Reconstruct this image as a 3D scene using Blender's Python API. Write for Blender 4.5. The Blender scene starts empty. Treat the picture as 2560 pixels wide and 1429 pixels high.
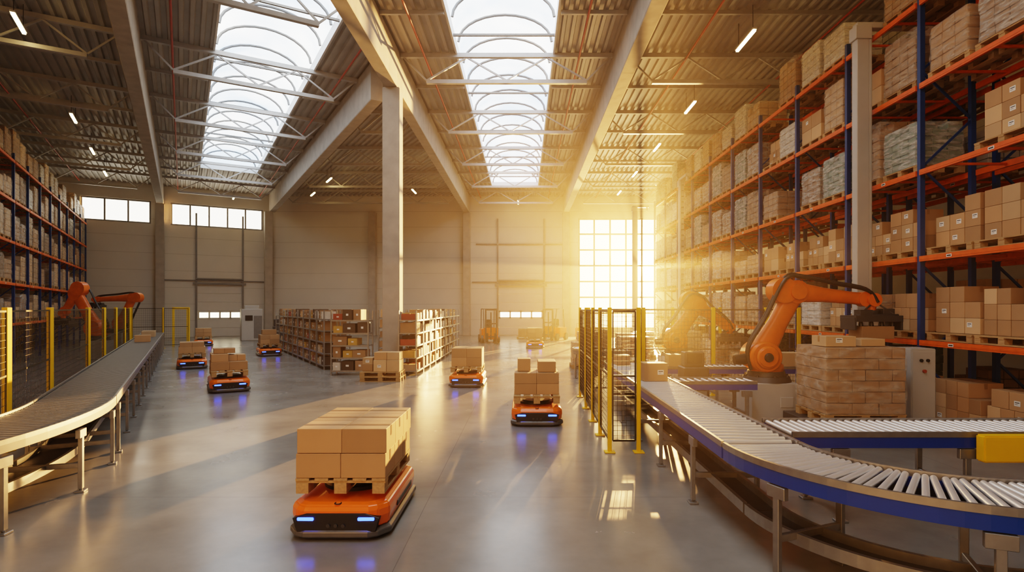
import bpy, bmesh, math, random
from mathutils import Vector, Matrix
random.seed(11)
SC=bpy.context.scene; COL=SC.collection
TH=math.atan(0.6); CT,ST=math.cos(TH),math.sin(TH)
def L(s,t,z=0.0): return (-ST*s+CT*t, CT*s+ST*t, z)

# ------------------------------------------------------------ materials
def mat(name,col,rough=.5,metal=0.,var=.12,scale=6.,bump=0.,emit=None,es=0.,rnd=0.,coat=0.,stretch=None):
    m=bpy.data.materials.new(name); m.use_nodes=True
    n=m.node_tree.nodes; l=m.node_tree.links; b=n['Principled BSDF']
    b.inputs['Roughness'].default_value=rough; b.inputs['Metallic'].default_value=metal
    if coat: b.inputs['Coat Weight'].default_value=coat
    tc=n.new('ShaderNodeTexCoord'); nz=n.new('ShaderNodeTexNoise'); nz.inputs['Scale'].default_value=scale; nz.inputs['Detail'].default_value=5
    src=tc.outputs['Object']
    if stretch:
        mp=n.new('ShaderNodeMapping'); mp.inputs['Scale'].default_value=stretch; l.new(src,mp.inputs[0]); src=mp.outputs[0]
    l.new(src,nz.inputs['Vector'])
    mx=n.new('ShaderNodeMix'); mx.data_type='RGBA'
    mx.inputs[6].default_value=[max(0,c*(1-var*1.6)) for c in col]+[1]; mx.inputs[7].default_value=[min(1,c*(1+var)) for c in col]+[1]
    l.new(nz.outputs['Fac'],mx.inputs[0]); out=mx.outputs[2]
    if rnd:
        oi=n.new('ShaderNodeObjectInfo'); hs=n.new('ShaderNodeHueSaturation')
        mr=n.new('ShaderNodeMapRange'); mr.inputs[3].default_value=1-rnd; mr.inputs[4].default_value=1+rnd
        l.new(oi.outputs['Random'],mr.inputs[0]); l.new(mr.outputs[0],hs.inputs['Value']); l.new(out,hs.inputs['Color']); out=hs.outputs[0]
    l.new(out,b.inputs['Base Color'])
    if bump:
        bp=n.new('ShaderNodeBump'); bp.inputs['Strength'].default_value=bump; bp.inputs['Distance'].default_value=.02
        l.new(nz.outputs['Fac'],bp.inputs['Height']); l.new(bp.outputs[0],b.inputs['Normal'])
    if emit:
        b.inputs['Emission Color'].default_value=list(emit)+[1]; b.inputs['Emission Strength'].default_value=es
    return m
M={}
M['card']=mat('cardboard',(.44,.27,.145),.75,var=.08,scale=3,rnd=.2)
M['card2']=mat('cardboard_light',(.54,.37,.22),.75,var=.08,scale=3,rnd=.2)
M['tape']=mat('packing_tape',(.33,.19,.09),.3,var=.05)
M['label']=mat('white_label',(.8,.8,.78),.5,var=.03)
M['wood']=mat('pallet_wood',(.46,.30,.15),.8,var=.25,scale=5,stretch=(1,8,8),rnd=.15)
M['orange']=mat('rack_orange',(.74,.135,.012),.5,var=.2,scale=9)
M['blue']=mat('rack_blue',(.015,.055,.20),.5,var=.1)
M['cblue']=mat('conveyor_blue',(.006,.05,.32),.35,var=.08)
M['galv']=mat('galvanised_steel',(.34,.34,.34),.4,metal=.8,var=.15,scale=14)
M['shelf']=mat('shelving_steel',(.30,.30,.30),.45,metal=.6,var=.15,scale=14)
M['galvd']=mat('painted_grey_steel',(.20,.20,.20),.5,metal=.3,var=.12)
M['chrome']=mat('polished_roller_steel',(.84,.85,.87),.28,metal=.55,var=.05)
M['yellow']=mat('safety_yellow',(.85,.52,.01),.4,var=.06)
M['wire']=mat('dark_wire_mesh',(.06,.05,.03),.5,metal=.2)
M['rob']=mat('robot_orange',(.76,.165,.014),.42,var=.22,scale=4,coat=.15)
M['agv']=mat('vehicle_orange',(.90,.18,.008),.3,var=.04,coat=.4)
M['black']=mat('black_plastic',(.018,.018,.02),.35,var=.1)
M['dark']=mat('dark_grey_metal',(.07,.07,.075),.5,metal=.4)
M['silver']=mat('grey_bumper',(.16,.158,.155),.42,metal=.5)
M['grey']=mat('light_grey_paint',(.44,.43,.41),.45,var=.05)
M['conc']=mat('concrete',(.41,.38,.34),.85,var=.2,scale=2.5,bump=.15)
M['belt']=mat('conveyor_belt',(.19,.19,.19),.42,metal=.3,var=.1)
M['truss']=mat('truss_steel',(.44,.44,.44),.5,metal=.3,var=.1)
M['red']=mat('sprinkler_red',(.42,.05,.03),.45)
M['white']=mat('white_paint',(.70,.70,.70),.5,var=.04)
M['bl']=mat('blue_light',(.03,.08,1),.3,emit=(.025,.07,1.),es=7)
M['lamp']=mat('lamp_tube',(1,.9,.7),.3,emit=(1.,.68,.28),es=16)
M['dcol']=mat('door_panel',(.62,.59,.54),.5,var=.05,scale=2)
M['dwin']=mat('door_pane_glow',(.9,.85,.75),.3,emit=(1,.84,.55),es=4)  # emission puts the daylight into the door's window strip
M['seat']=mat('seat_vinyl',(.03,.03,.03),.6)
M['goods1']=mat('white_cartons',(.58,.54,.48),.6,var=.2,rnd=.2)
M['goods2']=mat('green_grey_cartons',(.15,.21,.17),.6,var=.4,rnd=.3)
M['goods3']=mat('brown_cartons',(.34,.21,.12),.7,var=.2,rnd=.3)
M['cred']=mat('red_carton',(.33,.07,.04),.6); M['cyel']=mat('yellow_carton',(.55,.34,.09),.6); M['cdark']=mat('dark_bin',(.09,.06,.045),.5)

def film(name,c,lo,hi,sc=(2.5,2.5,12)):
    m=bpy.data.materials.new(name); m.use_nodes=True; n=m.node_tree.nodes; l=m.node_tree.links
    n.clear(); o=n.new('ShaderNodeOutputMaterial'); mx=n.new('ShaderNodeMixShader'); t=n.new('ShaderNodeBsdfTransparent'); g=n.new('ShaderNodeBsdfPrincipled')
    g.inputs['Base Color'].default_value=(*c,1); g.inputs['Roughness'].default_value=.14
    tc=n.new('ShaderNodeTexCoord'); mp=n.new('ShaderNodeMapping'); mp.inputs['Scale'].default_value=sc; nz=n.new('ShaderNodeTexNoise'); nz.inputs['Scale'].default_value=2; nz.inputs['Detail'].default_value=4
    l.new(tc.outputs['Object'],mp.inputs[0]); l.new(mp.outputs[0],nz.inputs['Vector'])
    bp=n.new('ShaderNodeBump'); bp.inputs['Strength'].default_value=.9; bp.inputs['Distance'].default_value=.06; l.new(nz.outputs['Fac'],bp.inputs['Height']); l.new(bp.outputs[0],g.inputs['Normal'])
    mr=n.new('ShaderNodeMapRange'); mr.inputs[1].default_value=.38; mr.inputs[2].default_value=.72; mr.inputs[3].default_value=lo; mr.inputs[4].default_value=hi
    l.new(nz.outputs['Fac'],mr.inputs[0]); l.new(mr.outputs[0],mx.inputs[0]); l.new(t.outputs[0],mx.inputs[1]); l.new(g.outputs[0],mx.inputs[2]); l.new(mx.outputs[0],o.inputs[0]); return m
M['film']=film('stretch_film',(.66,.57,.48),.12,.55,(2.5,2.5,7)); M['filmw']=film('pale_stretch_film',(.74,.73,.70),.15,.65,(2.5,2.5,7)); M['filmc']=film('clear_stretch_film',(.72,.64,.55),.06,.45,(2.2,2.2,5))
def glass(name,c,s):
    m=bpy.data.materials.new(name); m.use_nodes=True; n=m.node_tree.nodes; l=m.node_tree.links
    n.clear(); o=n.new('ShaderNodeOutputMaterial'); mx=n.new('ShaderNodeAddShader'); t=n.new('ShaderNodeBsdfTransparent'); g=n.new('ShaderNodeEmission'); g.inputs[0].default_value=(*c,1); g.inputs[1].default_value=s
    l.new(t.outputs[0],mx.inputs[0]); l.new(g.outputs[0],mx.inputs[1]); l.new(mx.outputs[0],o.inputs[0]); return m
M['glass']=glass('sunset_glow_glass',(1,.68,.31),6.5); M['glass2']=glass('daylight_glow_glass',(1,.90,.72),2.8)  # panes emit their own glow in place of the bright outdoors
SKYL=3.2
def skyglaze():
    m=bpy.data.materials.new('rooflight_sky_glow'); m.use_nodes=True; n=m.node_tree.nodes; l=m.node_tree.links
    n.clear(); o=n.new('ShaderNodeOutputMaterial'); e=n.new('ShaderNodeEmission'); tc=n.new('ShaderNodeTexCoord'); nz=n.new('ShaderNodeTexNoise'); nz.inputs['Scale'].default_value=.3; nz.inputs['Detail'].default_value=3
    mx=n.new('ShaderNodeMix'); mx.data_type='RGBA'; mx.inputs[6].default_value=(.38,.49,.61,1); mx.inputs[7].default_value=(1,.96,.88,1)
    mr=n.new('ShaderNodeMapRange'); mr.inputs[1].default_value=.36; mr.inputs[2].default_value=.66; l.new(nz.outputs['Fac'],mr.inputs[0])
    l.new(tc.outputs['Object'],nz.inputs['Vector']); l.new(mr.outputs[0],mx.inputs[0]); l.new(mx.outputs[2],e.inputs[0]); e.inputs[1].default_value=SKYL; l.new(e.outputs[0],o.inputs[0]); return m
M['skyg']=skyglaze()  # pure emission: daylight and cloud tones are put into the sheet's colour
def wallmat():
    m=mat('wall_panel',(.64,.61,.55),.7,var=.06,scale=.6); n=m.node_tree.nodes; l=m.node_tree.links; b=n['Principled BSDF']
    src=b.inputs['Base Color'].links[0].from_socket; tc=n.new('ShaderNodeTexCoord'); sp=n.new('ShaderNodeSeparateXYZ'); l.new(tc.outputs['Object'],sp.inputs[0])
    def mth(op,a,v):
        q=n.new('ShaderNodeMath'); q.operation=op; l.new(a,q.inputs[0]); q.inputs[1].default_value=v; return q.outputs[0]
    d=mth('DIVIDE',sp.outputs['Z'],1.22); f=mth('FRACT',d,0); c=mth('LESS_THAN',f,.022); c=mth('MULTIPLY',c,.5)
    mx=n.new('ShaderNodeMix'); mx.data_type='RGBA'; l.new(c,mx.inputs[0]); l.new(src,mx.inputs[6]); mx.inputs[7].default_value=(.30,.27,.23,1); l.new(mx.outputs[2],b.inputs['Base Color']); return m
M['wall']=wallmat()
def floormat():
    m=bpy.data.materials.new('polished_concrete_floor'); m.use_nodes=True; n=m.node_tree.nodes; l=m.node_tree.links; b=n['Principled BSDF']
    tc=n.new('ShaderNodeTexCoord'); n1=n.new('ShaderNodeTexNoise'); n1.inputs['Scale'].default_value=.65; n1.inputs['Detail'].default_value=8; n1.inputs['Roughness'].default_value=.62
    l.new(tc.outputs['Object'],n1.inputs['Vector']); cr=n.new('ShaderNodeValToRGB'); cr.color_ramp.elements[0].position=.3; cr.color_ramp.elements[0].color=(.17,.163,.153,1); cr.color_ramp.elements[1].position=.72; cr.color_ramp.elements[1].color=(.285,.275,.26,1); l.new(n1.outputs['Fac'],cr.inputs[0])
    sp=n.new('ShaderNodeSeparateXYZ'); l.new(tc.outputs['Object'],sp.inputs[0])
    def mth(op,a,v):
        q=n.new('ShaderNodeMath'); q.operation=op; l.new(a,q.inputs[0])
        if isinstance(v,float): q.inputs[1].default_value=v
        else: l.new(v,q.inputs[1])
        return q.outputs[0]
    def joint(ch,off):
        a=mth('ADD',sp.outputs[ch],off); a=mth('DIVIDE',a,7.); a=mth('FRACT',a,0.); return mth('LESS_THAN',a,.0012)
    j=mth('MAXIMUM',joint('X',1.1),joint('Y',.4)); j=mth('MULTIPLY',j,.45)
    mx=n.new('ShaderNodeMix'); mx.data_type='RGBA'; l.new(j,mx.inputs[0]); l.new(cr.outputs[0],mx.inputs[6]); mx.inputs[7].default_value=(.07,.07,.07,1); l.new(mx.outputs[2],b.inputs['Base Color'])
    n2=n.new('ShaderNodeTexNoise'); n2.inputs['Scale'].default_value=1.0; n2.inputs['Detail'].default_value=6; l.new(tc.outputs['Object'],n2.inputs['Vector'])
    mr=n.new('ShaderNodeMapRange'); mr.inputs[1].default_value=.3; mr.inputs[2].default_value=.7; mr.inputs[3].default_value=.19; mr.inputs[4].default_value=.28; l.new(n2.outputs['Fac'],mr.inputs[0]); l.new(mr.outputs[0],b.inputs['Roughness'])
    b.inputs['Specular IOR Level'].default_value=.5
    return m
M['floor']=floormat()
M['deck']=mat('roof_deck',(.42,.405,.38),.45,metal=.2,var=.14,scale=1.5)

# ------------------------------------------------------------ mesh builder
class MB:
    def __init__(s): s.v=[];s.f=[];s.m=[];s.s=[]
    def add(s,vs,fs,m=0,sm=False,X=None):
        o=len(s.v)
        for p in vs:
            p=Vector(p); s.v.append(tuple(X@p) if X is not None else tuple(p))
        for f in fs: s.f.append([i+o for i in f]); s.m.append(m); s.s.append(sm)
        return s
    def box(s,c,d,m=0,X=None):
        x,y,z=[k/2 for k in d]; cx,cy,cz=c
        vs=[(cx+a*x,cy+b*y,cz+e*z) for e in(-1,1) for b in(-1,1) for a in(-1,1)]
        return s.add(vs,[(0,2,3,1),(4,5,7,6),(0,1,5,4),(2,6,7,3),(0,4,6,2),(1,3,7,5)],m,False,X)
    def cyl(s,p0,p1,r0,r1=None,n=12,m=0,cap=True,sm=True):
        if r1 is None:r1=r0
        p0=Vector(p0);p1=Vector(p1); d=(p1-p0).normalized(); a=d.orthogonal().normalized(); b=d.cross(a)
        vs=[]
        for p,r in((p0,r0),(p1,r1)):
            for i in range(n):
                t=2*math.pi*i/n; vs.append(p+a*(r*math.cos(t))+b*(r*math.sin(t)))
        s.add(vs,[(i,(i+1)%n,n+(i+1)%n,n+i) for i in range(n)],m,sm)
        if cap: s.add(vs,[tuple(range(n))[::-1],tuple(range(n,2*n))],m,False)
        return s
    def loft(s,rings,m=0,sm=False,cap=True):
        n=len(rings[0]); vs=[p for r in rings for p in r]; fs=[]
        for k in range(len(rings)-1):
            for i in range(n): fs.append((k*n+i,k*n+(i+1)%n,(k+1)*n+(i+1)%n,(k+1)*n+i))
        s.add(vs,fs,m,sm)
        if cap: s.add(rings[0],[tuple(range(n))[::-1]],m); s.add(rings[-1],[tuple(range(n))],m)
        return s
    def tube(s,pts,r,n=6,m=0):
        pts=[Vector(p) for p in pts]; rings=[]; prev=None
        for i,p in enumerate(pts):
            d=(pts[min(i+1,len(pts)-1)]-pts[max(i-1,0)]).normalized()
            a=d.orthogonal().normalized() if prev is None else (prev-d*prev.dot(d)).normalized()
            prev=a; b=d.cross(a); rings.append([p+a*(r*math.cos(2*math.pi*k/n))+b*(r*math.sin(2*math.pi*k/n)) for k in range(n)])
        return s.loft(rings,m,True)
    def bar(s,p0,p1,w,h,m=0):
        p0=Vector(p0);p1=Vector(p1); d=(p1-p0).normalized(); up=Vector((0,0,1)) if abs(d.z)<.95 else Vector((0,1,0))
        a=d.cross(up).normalized(); b=a.cross(d)
        r=[[p+a*(i*w/2)+b*(j*h/2) for i,j in((-1,-1),(1,-1),(1,1),(-1,1))] for p in(p0,p1)]
        return s.loft(r,m)
    def mesh(s,name,mats,bevel=0,seg=1):
        me=bpy.data.meshes.new(name); me.from_pydata([tuple(v) for v in s.v],[],s.f)
        for mm in mats: me.materials.append(mm)
        me.polygons.foreach_set('material_index',s.m); me.polygons.foreach_set('use_smooth',s.s)
        bm=bmesh.new(); bm.from_mesh(me)
        if bevel:
            bmesh.ops.remove_doubles(bm,verts=bm.verts,dist=1e-6)
            es=[e for e in bm.edges if len(e.link_faces)==2 and e.calc_face_angle(0)>.5]
            bmesh.ops.bevel(bm,geom=es,offset=bevel,segments=seg,affect='EDGES',clamp_overlap=True)
        bmesh.ops.recalc_face_normals(bm,faces=bm.faces); bm.to_mesh(me); bm.free(); me.update(); return me
def ob(name,me,loc=(0,0,0),rz=0.,par=None,label=None,cat=None,group=None,kind=None,rot=None):
    o=bpy.data.objects.new(name,me); COL.objects.link(o); o.location=loc; o.rotation_euler=rot if rot else (0,0,rz)
    if par: o.parent=par
    if label:o['label']=label
    if cat:o['category']=cat
    if group:o['group']=group
    if kind:o['kind']=kind
    return o

# ------------------------------------------------------------ shell
ZC=11.0
def wall(name,p0,p1,z1,th,ops,m=None):
    p0=Vector(p0[:2]);p1=Vector(p1[:2]); d=p1-p0; ln=d.length; a=math.atan2(d.y,d.x)
    xs=sorted({0,ln,*[o[0] for o in ops],*[o[1] for o in ops]}); zs=sorted({0,z1,*[o[2] for o in ops],*[o[3] for o in ops]})
    b=MB()
    for i in range(len(xs)-1):
        for j in range(len(zs)-1):
            cx=(xs[i]+xs[i+1])/2;cz=(zs[j]+zs[j+1])/2
            if any(o[0]<cx<o[1] and o[2]<cz<o[3] for o in ops): continue
            b.box((cx,th/2,cz),(xs[i+1]-xs[i],th,zs[j+1]-zs[j]))
    return ob(name,b.mesh(name,[m or M['wall']]),(p0.x,p0.y,0),a,kind='structure')
YB=45.; XL=-19.9; XR=13.
wall('wall_back',(XL,YB),(XR,YB),ZC+.1,.25,[(4.3-XL,10.6-XL,.5,9.25),(-2.0-XL,1.5-XL,0,3.9)])
SB=48.8; TL=-10.; TR=6.08
wall('wall_back_left',L(SB,TL),L(SB,TR),ZC+.1,.25,[(-6.0-TL,-1.95-TL,8.2,9.85),(-.75-TL,5.4-TL,8.2,9.85),(.95-TL,3.9-TL,0,3.9)])
wall('wall_left',L(-6,TL),L(SB,TL),ZC+.1,.25,[])
wall('wall_right',(XR,YB),(XR,-10),ZC+.1,.25,[])
wall('wall_front',(XR,-10),(-5.6,-10),ZC+.1,.25,[])
fl=MB().add([(13,-10,0),(13,45,0),(XL,45,0),L(SB,TL),L(-6,TL)],[(0,1,2,3,4)]); ob('floor',fl.mesh('floor',[M['floor']]),kind='structure')
def deck(name,a0,a1,b0,b1,hole,fr,clips):
    b=MB(); P=.3; prof=[(0,0),(.1,0),(.135,.085),(.265,.085)]
    pts=[]; x=a0
    while x<a1:
        pts+= [(x+u,z) for u,z in prof if x+u<a1]; x+=P
    pts=sorted(set(pts+[(hole[0],0),(hole[1],0)]))
    for (x0,z0),(x1,z1) in zip(pts[:-1],pts[1:]):
        c=(x0+x1)/2; segs=[(b0,b1)]
        if hole[0]<c<hole[1]: segs=[q for q in((b0,hole[2]),(hole[3],b1)) if q[1]>q[0]]
        for q0,q1 in segs:
            b.add([fr(q0,x0,ZC+z0),fr(q0,x1,ZC+z1),fr(q1,x1,ZC+z1),fr(q1,x0,ZC+z0)],[(0,1,2,3)])
    me=b.mesh(name,[M['deck']]); bm=bmesh.new(); bm.from_mesh(me)
    for co,no in clips: bmesh.ops.bisect_plane(bm,geom=bm.verts[:]+bm.edges[:]+bm.faces[:],plane_co=co,plane_no=no,clear_outer=True)
    bm.to_mesh(me); bm.free(); return ob(name,me,kind='structure')
XBL=-4.5; XBR=3.3
deck('ceiling',XBL,13.,-10,45,(-2.3,1.0,-9.,41.3),lambda y,x,z:(x,y,z),[])
deck('ceiling.001',-10,42,-6,48.8,(.95,4.15,15.5,41.),lambda s,t,z:L(s,t,z),[((XBL,0,0),(1,0,0)),((0,45,0),(0,1,0))])
def skylight(name,x0,x1,y0,y1,loc,rz):
    w=x1-x0; cx=(x0+x1)/2; rise=.95; N=14
    def arc(y,r=1.,dz=.3): return [(cx+math.cos(math.pi-math.pi*i/N)*w/2*r,y,ZC+dz+math.sin(math.pi*i/N)*rise*r) for i in range(N+1)]
    root=ob(name,None,loc,rz,kind='structure')
    g=MB(); A=arc(y0);B=arc(y1); n=N+1
    g.add(A+B,[(i,i+1,n+i+1,n+i) for i in range(N)],0,True); g.add(A,[tuple(range(n))]); g.add(B,[tuple(range(n))])
    ob('glazing',g.mesh('glazing',[M['skyg']]),par=root)
    c=MB(); h=.34
    c.box((x0-.03,(y0+y1)/2,ZC+.12),(.06,y1-y0+.12,h)); c.box((x1+.03,(y0+y1)/2,ZC+.12),(.06,y1-y0+.12,h)); c.box((cx,y0-.03,ZC+.12),(w+.12,.06,h)); c.box((cx,y1+.03,ZC+.12),(w+.12,.06,h))
    ob('curb',c.mesh('curb',[M['white']]),par=root)
    r=MB(); r.tube(arc(0,.97),.05,6); me=r.mesh('rib',[M['galvd']]); k=int((y1-y0)/1.65)
    for i in range(k+1): ob('rib',me,(0,y0+.03+(y1-y0-.06)*i/k,0),par=root)
    t=MB().box((cx,0,ZC+.05),(w,.07,.07)).mesh('tie_bar',[M['galvd']])
    for i in range(int((y1-y0)/5)): ob('tie_bar',t,(0,y0+2.5+i*5,0),par=root)
    return root
skylight('window_4',-2.3,1.0,-9.,41.3,(0,0,0),0)
skylight('window_5',.95,4.15,15.5,41.,(0,0,0),TH)

def window(name,w,h,nx,ny,loc,rz,fr=.08,mf='galvd',mg='glass2'):
    root=ob(name,None,loc,rz,kind='structure')
    g=MB().add([(0,.14,0),(w,.14,0),(w,.14,h),(0,.14,h)],[(0,1,2,3)]); ob('pane',g.mesh('pane',[M[mg]]),par=root)
    f=MB()
    for i in range(nx+1): f.box((min(max(w*i/nx,fr/2),w-fr/2),.1,h/2),(fr,.07,h))
    for j in range(ny+1): f.box((w/2,.1,min(max(h*j/ny,fr/2),h-fr/2)),(w,.06,fr))
    ob('frame',f.mesh('frame',[M[mf]]),par=root); return root
window('window_1',6.3,8.75,5,7,(4.3,YB,.5),0,.13,mg='glass')
window('window_2',4.05,1.65,3,1,L(SB,-6.0,8.2),TH,.11)
window('window_3',6.15,1.65,5,1,L(SB,-.75,8.2),TH,.11)
def door(name,w,h,loc,rz):
    root=ob(name,None,loc,rz,kind='structure'); n=6; ph=h/n
    for i in range(n):
        b=MB(); 
        if i==2:
            b.box((w/2,.1,ph*.1),(w,.06,ph*.2)); b.box((w/2,.1,ph*.9),(w,.06,ph*.2))
            for k in range(5): b.box((.06+ (w-.12)*k/4,.1,ph/2),(.12,.06,ph))
            dp=ob('door_panel',b.mesh('p',[M['dcol']]),(0,0,ph*i),par=root)
            ob('window_strip',MB().box((w/2,.11,ph/2),(w-.1,.02,ph*.64)).mesh('ws',[M['dwin']]),(0,0,0),par=dp)
        else:
            b.box((w/2,.1,ph/2),(w,.06,ph-.008)); ob('door_panel',b.mesh('p',[M['dcol']],.012),(0,0,ph*i),par=root)
    f=MB()
    for x in(-.08,w+.08): f.box((x,-.06,4.6),(.12,.12,9.2))
    f.box((w/2,-.06,h+.08),(w+.6,.14,.16)); f.cyl((-.1,-.1,h+.42),(w+.1,-.1,h+.42),.07); f.box((w/2,-.06,h+.3),(w+4.2,.07,.09)); 
    ob('door_frame',f.mesh('df',[M['galvd']]),par=root); return root
door('door_1',3.5,3.9,(-2.0,YB,0),0); door('door_2',2.95,3.9,L(SB,.95),TH)
tr=MB().box((-.2,44.93,7.2),(7.2,.08,.09)); ob('trim_1',tr.mesh('trim',[M['galvd']]),kind='structure')

# concrete columns / beams
def column(w,h,loc,rz,label):
    b=MB().box((0,0,h/2),(w,w,h)); return ob('concrete_column',b.mesh('col',[M['conc']],.025,2),loc,rz,label=label,cat='column')
column(.58,9.65,(XBL,19.5,0),0,'square concrete column carrying roof beams beside the shelving')
for p,r in(((XBL,44.7,0),0),((XBR,44.7,0),0),((-11.9,44.7,0),0),(L(48.5,-1.4),TH),(L(48.2,5.72),TH)): column(.55,9.65 ,p,r,'square concrete wall column at the end wall')
def beam(p0,p1,w=.44,z0=9.65,z1=10.97):
    d=Vector(p1[:2])-Vector(p0[:2]); b=MB(); ln=d.length; h=z1-z0
    prof=[(-w/2+.02,0),(w/2-.02,0),(w/2,.03),(w/2,h),(-w/2,h),(-w/2,.03)]
    b.loft([[(0,x,z) for x,z in prof],[(ln,x,z) for x,z in prof]])
    return ob('concrete_beam',b.mesh('beam',[M['conc']]),(p0[0],p0[1],z0),math.atan2(d.y,d.x),label='long precast concrete roof beam spanning over columns',cat='roof beam')
beam((XBL,-9),(XBL,44.9)); beam((XBR,-9),(XBR,44.9)); beam(L(7.8,-1.4),L(48.7,-1.4)); beam(L(20.3,6.0),L(48.3,6.0))
# trusses
DG=MB().bar((0,0,0),(0,0,1),.055,.055).mesh('diagonal_brace',[M['truss']])
def truss(loc,rz,w):
    root=ob('roof_truss',None,(loc[0],loc[1],10.0),rz,label='grey steel lattice truss under the corrugated roof',cat='roof truss',group='steel roof trusses')
    ob('top_chord',MB().box((w/2,0,.91),(w,.14,.15)).mesh('tc',[M['truss']]),par=root)
    e=min(.9,w*.2); ob('bottom_chord',MB().box((w/2,0,0),(w-2*e,.14,.13)).mesh('bc',[M['truss']]),par=root)
    n=max(2,round((w-2*e)/1.25)); n+=n%2; st=(w-2*e)/n
    pts=[(.1,.85),(e,.05)]
    for i in range(1,n+1): pts.append((e+st*i,.85 if i%2 else .05))
    pts.append((w-.1,.85))
    for a,b in zip(pts[:-1],pts[1:]):
        d=Vector((b[0]-a[0],0,b[1]-a[1])); o=ob('diagonal_brace',DG,(a[0],0,a[1]),par=root,rot=(0,math.atan2(d.x,d.z),0)); o.scale=(1,1,d.length)
def purlin(loc,rz,w):
    ob('roof_purlin',MB().box((w/2,0,0),(w,.08,.12)).mesh('purlin',[M['truss']]),(loc[0],loc[1],10.93),rz,label='slim grey steel purlin under the roof deck',cat='roof purlin',group='steel roof purlins')
DT=[14.,19.7,25.4,31.1,36.8,42.5]
for y in DT:
    truss((XBL+.23,y),0,XBR-XBL-.46); truss((XBR+.23,y),0,9.2)
    if y<42: purlin((XBL+.23,y+2.85),0,1.9); purlin((1.1,y+2.85),0,XBR-.23-1.1); purlin((XBR+.23,y+2.85),0,9.2)
for y in DT[2:]:
    s=(y-6*ST)/CT; x=-ST*s+6*CT+.32; truss((x,y),0,XBL-.23-x)
for s in(16.4,22.1,27.8,33.5,39.2,44.9):
    p=L(s,-1.17); w=6.94
    if s<20: w=min(w,(XBL-.4-p[0])/CT)
    truss(p,TH,w); truss(L(s,-9.9),TH,8.26)
    if s<42 and s>17: purlin(L(s+2.85,-9.9),TH,8.26); purlin(L(s+2.85,-1.17),TH,2.0); purlin(L(s+2.85,4.27),TH,1.5)
def pipe(p0,p1):
    b=MB().cyl(p0,p1,.035,n=8); return ob('sprinkler_pipe',b.mesh('sp',[M['red']]),label='thin red sprinkler pipe below the roof deck',cat='pipe',group='sprinkler pipes')
for x in(-3.4,1.9,5.6,9.5): pipe((x,2,10.79),(x,44.7,10.79))
for t in(-.3,5.1,-6): pipe(L(18.5 if t>0 else 14,t,10.79),L(48.4,t,10.79))
# lamps
LH=MB().box((0,0,.05),(.12,1.4,.05)).mesh('lh',[M['white']]); LT=MB().box((0,0,0),(.085,1.35,.05)).mesh('lt',[M['lamp']]); LR=MB().cyl((0,0,.07),(0,0,.797),.010,n=5).mesh('lr',[M['dark']])
def lamp(loc,rz):
    r=ob('strip_light',None,loc,rz,label='glowing linear strip light hung from the roof',cat='ceiling lamp',group='strip lights')
    ob('housing',LH,par=r); ob('lamp_tube',LT,par=r); ob('suspension_rod',LR,(0,-.55,0),par=r); ob('suspension_rod',LR,(0,.55,0),par=r)
for y in(0.4,6.1,11.8,17.5,23.2,28.9,34.6,40.2): lamp((6.66,y-.4,10.2),0)
for s in(21.1,30.5,36.4,42.1): lamp(L(s,-3.97,10.2),TH)
for x,y in((-7.6,34),(-7.6,39.3)): lamp((x,y,10.2),0)
for p in(L(37,7.9,10.2),L(42.2,7.9,10.2)): lamp(p,TH)
lamp((-.45,43.4,10.2),0); lamp(L(46.5,3.2,10.2),TH)

# ------------------------------------------------------------ goods
def pallet_mesh():
    b=MB(); w,d=1.2,.8
    for i in range(5): b.box((0,-d/2+.06+i*(d-.12)/4,.133),(w,.12,.022))
    for x in(-w/2+.07,0,w/2-.07):
        b.box((x,0,.111),(.12,d,.022))
        for y in(-d/2+.06,0,d/2-.06): b.box((x,y,.06),(.14,.11,.08))
    for y in(-d/2+.06,0,d/2-.06): b.box((0,y,.011),(w,.11,.022))
    return b.mesh('pallet',[M['wood']])
PAL=pallet_mesh()
def pallet(loc,rz,sx=1.,sy=1.,label='wooden pallet with slatted top deck',group='wooden pallets'):
    o=ob('wooden_pallet',PAL,loc,rz,label=label,cat='pallet',group=group); o.scale=(sx,sy,1); return o
BOXC={}
def boxmesh(w,d,h,mk='card'):
    k=(round(w,2),round(d,2),round(h,2),mk)
    if k not in BOXC:
        b=MB().box((0,0,h/2),(w,d,h),0); me0=b.mesh('cardboard_box',[M[mk],M['tape']],.004,1)
        bm=bmesh.new(); bm.from_mesh(me0)
        def strip(c,s):
            r=bmesh.ops.create_cube(bm,size=1,matrix=Matrix.Translation(c)@Matrix.Diagonal((*s,1)))
            for v in r['verts']:
                for f in v.link_faces: f.material_index=1
        strip((0,0,h+.0005),(w*.98,.055,.002))
        for sx in(-1,1): strip((sx*(w/2+.0003),0,h-.05),(.002,.055,.098))
        bm.to_mesh(me0); bm.free(); BOXC[k]=me0
    return BOXC[k]
LAB=MB().box((0,0,0),(.11,.003,.08),0).box((0,-.002,.015),(.08,.001,.012),1).box((-.015,-.002,-.012),(.05,.001,.006),1).mesh('shipping_label',[M['label'],M['black']])
def cbox(x,y,z,w,d,h,X=None,rz=0.,lab=0.,mk=None,group='cardboard boxes on pallets',label=None,jit=.02):
    mk=mk or random.choice(['card','card','card2']); X=X or Matrix()
    p=X@Vector((x,y,z)); a=X.to_euler().z+rz+random.uniform(-jit,jit)
    o=ob('cardboard_box',boxmesh(w,d,h,mk),p,a,label=label or 'closed brown cardboard box sealed with tape',cat='box',group=group)
    if random.random()<lab: ob('shipping_label',LAB,(random.uniform(-.2,.2)*w,-d/2-.003,h*random.uniform(.4,.65)),par=o,label='white shipping label')
    return o
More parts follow.
